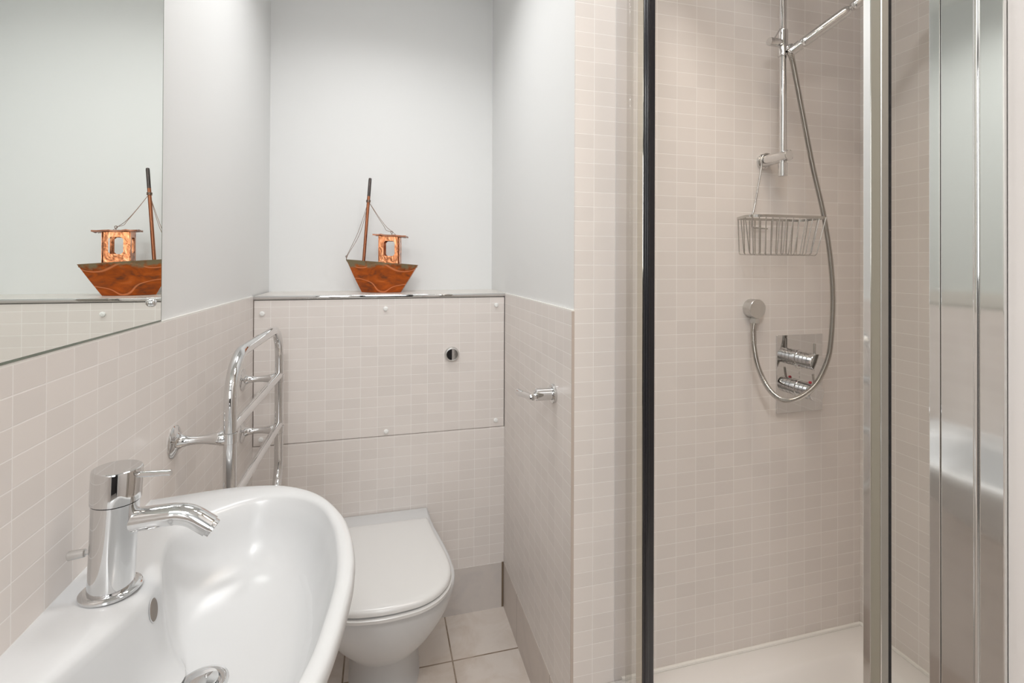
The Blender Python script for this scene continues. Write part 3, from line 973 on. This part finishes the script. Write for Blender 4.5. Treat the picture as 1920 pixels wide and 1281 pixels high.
# ------------------------------------------------------------------ shower enclosure
ZB, ZTOP = ZTRAY + 0.0005, 2.12
en = thing('shower_enclosure', 'polished frame and glass door standing on the shower tray edge', 'shower enclosure', (GX, 0.72, ZTRAY))
obj('wall_seal', MB().box(GX - 0.001, GX + 0.009, 1.0600, YN - 0.0004, ZB, ZTOP), M_SEALC, en, smooth=False, label='clear plastic seal strip against the tiles')
obj('wall_strip', MB().box(GX - 0.003, GX + 0.008, 1.0430, 1.0590, ZB, ZTOP, 0.003, 3), M_STRIP, en, label='clear ribbed edge strip')
obj('fixed_pane', MB().box(GX + 0.001, GX + 0.007, 1.0125, 1.0450, ZB, ZTOP), M_GLASS, en, smooth=False)
post = obj('door_post', MB().box(GX, GX + 0.0285, 0.9870, 1.0115, ZB, ZTOP, 0.0010, 2), M_POST, en, smooth=False)
pg = MB()
pg.box(GX + 0.0005, GX + 0.0270, 0.9790, 0.9868, ZB, ZTOP, 0.0035, 3)
pg.box(GX + 0.0035, GX + 0.0125, 0.9745, 0.9800, ZB, ZTOP, 0.0025, 3)
obj('magnetic_seal', pg, M_BLACK, post, label='black magnetic door seal')
# wide wall profile at the near end
npf = obj('near_profile', MB().box(GX - 0.004, GX + 0.034, YNEAR + 0.0005, 0.3795, ZB, ZTOP, 0.0010, 2), M_PROF, en, smooth=False)
obj('profile_ridge', MB().tube([(GX - 0.0042, 0.3475, ZB), (GX - 0.0042, 0.3475, ZTOP)], 0.0026, 16), M_PROF, npf)
obj('gap_shade_strip', MB().box(GX + 0.002, GX + 0.02, 0.3797, 0.3822, ZB, ZTOP), M_BLACK, npf)  # black strip painting the shade in the gap beside the door leaf
# folded door: near leaf and far leaf, both swung into the shower
HG = (0.848, 0.4170)
l1 = obj('near_leaf', MB().obox((GX + 0.012, 0.3885), (HG[0], 0.4080), 0.006, ZB + 0.02, ZTOP - 0.02), M_GLASS, en, smooth=False)
obj('near_stile', MB().box(GX, GX + 0.012, 0.3825, 0.3935, ZB + 0.006, ZTOP - 0.006, 0.0008, 2), M_PROF, l1, smooth=False)
l2 = obj('far_leaf', MB().obox((GX + 0.014, 0.4555), (HG[0], 0.4270), 0.006, ZB + 0.02, ZTOP - 0.02), M_GLASS, en, smooth=False)
sti = obj('far_stile', MB().box(GX, GX + 0.0165, 0.4580, 0.4677, ZB + 0.006, ZTOP - 0.006, 0.0008, 2), M_PROF, l2, smooth=False)
obj('stile_insert', MB().box(GX + 0.0008, GX + 0.0150, 0.4470, 0.4580, ZB + 0.006, ZTOP - 0.006), M_OLIVE, l2, label='olive grey seal insert')
obj('stile_face', MB().box(GX + 0.0006, GX + 0.0118, 0.4455, 0.4470, ZB + 0.006, ZTOP - 0.006, 0.0006, 1), M_PROF, l2, smooth=False)
obj('stile_gasket', MB().box(GX + 0.0118, GX + 0.0165, 0.4460, 0.4575, ZB + 0.006, ZTOP - 0.006), M_BLACK, l2)
obj('fold_hinge', MB().box(HG[0] - 0.004, HG[0] + 0.014, 0.4030, 0.4320, ZB + 0.012, ZTOP - 0.012, 0.002, 2), M_PROF, en)
obj('head_rail', MB().box(GX, GX + 0.034, 0.3797, 1.0590, ZTOP, ZTOP + 0.045, 0.002, 2), M_PROF, en)
obj('sill_rail', MB().box(GX + 0.002, GX + 0.026, 0.4680, 0.9740, ZB, ZB + 0.014, 0.002, 2), M_PROF, en)

# ------------------------------------------------------------------ shower riser rail
SX, SY = 0.9985, YN - 0.070
rr_ = thing('shower_rail', 'vertical chrome shower rail on the tiled shower wall', 'shower rail', (SX, YN, 1.5))
ra = obj('rail', MB().tube([(SX, SY, 1.508), (SX, SY, 2.16)], 0.0087, 24), M_CHROME, rr_)
obj('end_sleeve', MB().lathe((SX, SY, 1.503), (0, 0, 1), [(0.0088, 0), (0.0106, 0.0005), (0.0106, 0.034), (0.0090, 0.0350)], 28), M_CHROME, ra)
for z in (1.5540, 2.1100):
    b_ = obj('bracket', MB().lathe((SX, YN, z), (0, -1, 0), [(0.0200, 0), (0.0205, 0.0015), (0.0205, 0.0060), (0.0185, 0.0075), (0.0160, 0.0085), (0.0156, 0.0120), (0.0140, 0.0560), (0.0132, 0.0600), (0.0132, 0.0830), (0.0137, 0.0840), (0.0137, 0.0900), (0.0120, 0.0912), (0.0, 0.0912)], 36), M_CHROME, rr_)
# sliding hand shower holder
sl_ = obj('slider', MB().lathe((SX, SY, 1.8120), (0, 0, 1), [(0.0098, 0), (0.0124, 0.0008), (0.0128, 0.003), (0.0120, 0.005), (0.0120, 0.064), (0.0112, 0.068), (0.0092, 0.0688)], 32), M_CHROME, rr_)
kb = Vector((SX - 0.009, SY - 0.001, 1.8450))
obj('clamp_knob', MB().lathe(kb, (-1, -0.04, 0), [(0.0095, 0), (0.0104, 0.001), (0.0104, 0.0345), (0.0098, 0.0362), (0.0, 0.0363)], 30), M_CHROME, sl_, 20)
obj('clamp_lever', MB().tube([(0.9625, 1.0410, 1.8500), (0.9805, 1.0400, 1.8775)], 0.0019, 10), M_CHROME, sl_)
HA = Vector((1.0229, 1.0120, 1.8337)); HB = Vector((1.0924, 0.9450, 1.8946))
HD = (HB - HA).normalized()
h0 = HA - HD * 0.020
obj('holder_arm', MB().lathe((1.0085, SY + 0.004, 1.8325), (0.05, -1, 0), [(0.0076, 0), (0.0080, 0.001), (0.0080, 0.0200), (0.0070, 0.0220), (0.0, 0.0225)], 24), M_CHROME, sl_)
obj('holder_cup', MB().lathe(HA, HD, [(0.0106, -0.0330), (0.0118, -0.0320), (0.0126, -0.0080), (0.0126, -0.0062), (0.0108, -0.0058), (0.0104, -0.0328)], 32, False, False), M_CHROME, sl_)

# ------------------------------------------------------------------ hand shower (held by the slider)
hs = thing('hand_shower', 'chrome hand shower held at an angle in the rail slider', 'hand shower', tuple(h0))
obj('handle', MB().lathe(HA, HD, [(0.0070, -0.0335), (0.0080, -0.0325), (0.0092, -0.0280), (0.0096, -0.0060), (0.0100, -0.0030), (0.0116, -0.0010), (0.0122, 0.0040), (0.0124, 0.0600),
                                  (0.0126, 0.1020), (0.0120, 0.1100), (0.0095, 0.1150), (0.0072, 0.1170), (0.0066, 0.1210)], 34), M_CHROME, hs)
obj('neck', MB().lathe(HA, HD, [(0.0066, 0.1195), (0.0090, 0.1210), (0.0118, 0.1260), (0.0122, 0.1310), (0.0122, 0.1900), (0.0105, 0.1960)], 34), M_CHROME, hs)
hp = HA + HD * 0.202
fdir = Vector((0.30, -0.35, -0.85)).normalized()
obj('spray_head', MB().lathe(hp - fdir * 0.012, fdir, [(0.010, -0.006), (0.022, -0.002), (0.036, 0.008), (0.040, 0.014), (0.040, 0.022), (0.037, 0.025), (0.0, 0.025)], 36), M_CHROME, hs)

# ------------------------------------------------------------------ shower hose
EX, EZ = 0.9600, 1.1586
hh = HA - HD * 0.033
hose_pts = [tuple(hh), (1.0050, 1.0265, 1.7930), (1.0205, 1.0290, 1.7400), (1.0480, 1.0360, 1.6560), (1.0850, 1.0430, 1.5344), (1.1190, 1.0420, 1.4106),
            (1.1400, 1.0410, 1.2992), (1.1490, 1.0405, 1.1871), (1.1420, 1.0400, 1.0753), (1.1285, 1.0400, 1.0201), (1.0940, 1.0400, 0.9660),
            (1.0432, 1.0405, 0.9352), (0.9950, 1.0440, 0.9300), (0.9560, 1.0530, 0.9590), (0.9300, 1.0680, 1.0140), (0.9290, 1.0850, 1.0810), (0.9480, 1.0990, 1.1110), (EX - 0.002, YN - 0.018, 1.1230)]
hose_pts = hose_pts[:13] + [(0.9560, 1.0500, 0.9590), (0.9300, 1.0570, 1.0140), (0.9280, 1.0700, 1.0690), (0.9430, 1.0900, 1.1020), (0.9565, YN - 0.0190, 1.1235)]
hp_ = resample(catmull(hose_pts, 14), 0.0018)
rad = []
for i in range(len(hp_)):
    rad.append(0.0073 if i % 2 == 0 else 0.0050)
hz = thing('shower_hose', 'ribbed metal shower hose looping from hand shower to wall outlet', 'hose', tuple(hose_pts[11]))
obj('hose', MB().tube(hp_, rad, 12), M_HOSE, hz, 80)
obj('end_nut', MB().lathe(Vector(hose_pts[0]) + HD * 0.001, -HD, [(0.0072, -0.005), (0.0080, -0.004), (0.0080, 0.002), (0.0070, 0.004)], 6), M_CHROME, hz)

# ------------------------------------------------------------------ wall outlet
wo = thing('wall_outlet', 'round satin metal hose outlet on the shower wall left of the valve', 'hose outlet', (EX, YN, EZ))
obj('outlet_body', MB().lathe((EX, YN, EZ), (0, -1, 0), [(0.0245, 0), (0.0250, 0.001), (0.0250, 0.0270), (0.0243, 0.0280), (0.0, 0.0281)], 44), M_SATIN, wo, 20)
obj('nut', MB().lathe((EX - 0.002, YN - 0.018, EZ - 0.0385), (0, 0, 1), [(0.0100, 0), (0.0122, 0.0012), (0.0122, 0.0125), (0.0100, 0.0145), (0.0095, 0.018)], 6), M_SATIN, wo, 20)

# ------------------------------------------------------------------ shower valve
vx0, vx1, vz0, vz1 = 1.0425, 1.1957, 0.8700, 1.0824
KX = 1.1182
va = thing('shower_valve', 'square chrome shower valve plate with two lever knobs', 'shower valve', (KX, YN, 0.975))
obj('face_plate', MB().box(vx0, vx1, YN - 0.0045, YN - 0.0002, vz0, vz1, 0.0005, 1), M_CHROME, va, smooth=False)
yk = YN - 0.0045
for nm, kz, kx in (('upper_knob', 1.0165, KX), ('lower_knob', 0.9350, KX)):
    prof = [(0.0245, 0), (0.0245, 0.003), (0.0225, 0.0036)]
    for g0 in (0.016, 0.029, 0.042):
        prof += [(0.0225, g0 - 0.0012), (0.0210, g0 - 0.0006), (0.0210, g0 + 0.0006), (0.0225, g0 + 0.0012)]
    prof += [(0.0225, 0.0560), (0.0218, 0.0572), (0.0, 0.0574)]
    k_ = obj(nm, MB().lathe((kx, yk, kz), (0, -1, 0), prof, 44), M_CHROME, va, 20)
    ly = yk - 0.0480
    dxl = 0.0 if nm == 'upper_knob' else -0.0050
    obj('lever', MB().tube([(kx, ly, kz + 0.018), (kx + dxl, ly, kz + 0.0490)], 0.0031, 14), M_WIRE, k_)
    if nm == 'lower_knob':
        obj('stop_button', MB().lathe((kx, yk - 0.0340, kz + 0.0208), (0.0, 0.0, 1), [(0.0040, 0), (0.0040, 0.0046), (0.0030, 0.0060), (0.0, 0.0064)], 16), M_RED, k_, label='small red stop button')
mk_ = MB()
for i in range(5):
    a = -0.5 + i * 0.25
    mk_.lathe((KX + 0.026 * math.sin(a), yk, 1.0165 - 0.0275 * math.cos(a)), (0, -1, 0), [(0.0009, 0), (0.0009, 0.00025), (0.0, 0.00025)], 10)
for (cz, r0) in ((0.9770, 0.0028), (0.9655, 0.0024)):
    mk_.tube([(KX + r0 * math.cos(q), yk - 0.0001, cz + r0 * math.sin(q)) for q in (0.8 + 4.6 * i / 14 for i in range(15))], 0.00035, 6)
obj('dial_marks', mk_, M_MARK, va, label='tiny grey dial marks')

# ------------------------------------------------------------------ wire caddy
ca = thing('shower_caddy', 'wire basket caddy hanging from the shower rail bracket', 'caddy', (0.98, YN - 0.06, 1.30))
cyb, cyf = YN - 0.014, YN - 0.118
zr_, zb_ = 1.3960, 1.2990
rim_c = fillet([(0.9060, cyb, zr_), (0.8560, cyf, zr_ - 0.001), (1.0930, cyf, zr_ - 0.001), (1.1100, cyb, zr_)], [0.012, 0.03, 0.03, 0.012], 8, True)
rm = MB()
rg = []
nR = len(rim_c)
cen = Vector((0.99, (cyb + cyf) / 2, zr_))
rings_ = []
for dx, dz in ((0.0, -0.0032), (0.0018, -0.0032), (0.0018, 0.0032), (0.0, 0.0032)):
    rings_.append([p + (p - cen).normalized() * dx + Vector((0, 0, dz)) for p in rim_c])
rm.rings(rings_, closed=True)
obj('rim', rm, M_WIRE, ca, 30)
NW = 12
for i in range(NW):
    t = i / (NW - 1)
    xb = 0.9140 + (1.0960 - 0.9140) * t
    xf = 0.8740 + (1.0630 - 0.8740) * t
    xft = 0.8640 + (1.0850 - 0.8640) * t
    xbt = 0.9100 + (1.1050 - 0.9100) * t
    p = fillet([(xbt, cyb + 0.001, zr_), (xb, cyb + 0.001, zb_ + 0.003), (xf, cyf + 0.008, zb_), (xft, cyf, zr_)], [0, 0.008, 0.008, 0], 5)
    obj('wire', MB().tube(p, 0.00125, 8), M_WIRE, ca)
for y in (YN - 0.045, YN - 0.080):
    f = (y - cyb) / (cyf - cyb)
    xa = 0.9060 + (0.8580 - 0.9060) * f; xe = 1.1080 + (1.0940 - 1.1080) * f
    xa2 = 0.9140 + (0.8740 - 0.9140) * f; xe2 = 1.0960 + (1.0630 - 1.0960) * f
    p = fillet([(xa, y, zr_), (xa2, y, zb_ + 0.0022), (xe2, y, zb_ + 0.0022), (xe, y, zr_)], [0, 0.008, 0.008, 0], 5)
    obj('wire', MB().tube(p, 0.00125, 8), M_WIRE, ca)
hk = []
for k in range(13):
    a = math.radians(-20 + 225 * k / 12)
    hk.append((SX + 0.0182 * math.cos(a), YN - 0.0165, 1.5540 + 0.0182 * math.sin(a)))
hang = [Vector(p) for p in hk] + catmull([(SX - 0.0180, YN - 0.0160, 1.5350), (0.9660, YN - 0.0130, 1.4500), (0.9560, YN - 0.0125, 1.4100)], 6) + fillet([(0.9555, YN - 0.0125, 1.4050), (0.9530, YN - 0.0125, 1.3740), (1.0030, YN - 0.0125, 1.3720)], [0, 0.006, 0], 5)
obj('hanger', MB().tube(hang, 0.0022, 12), M_WIRE, ca)
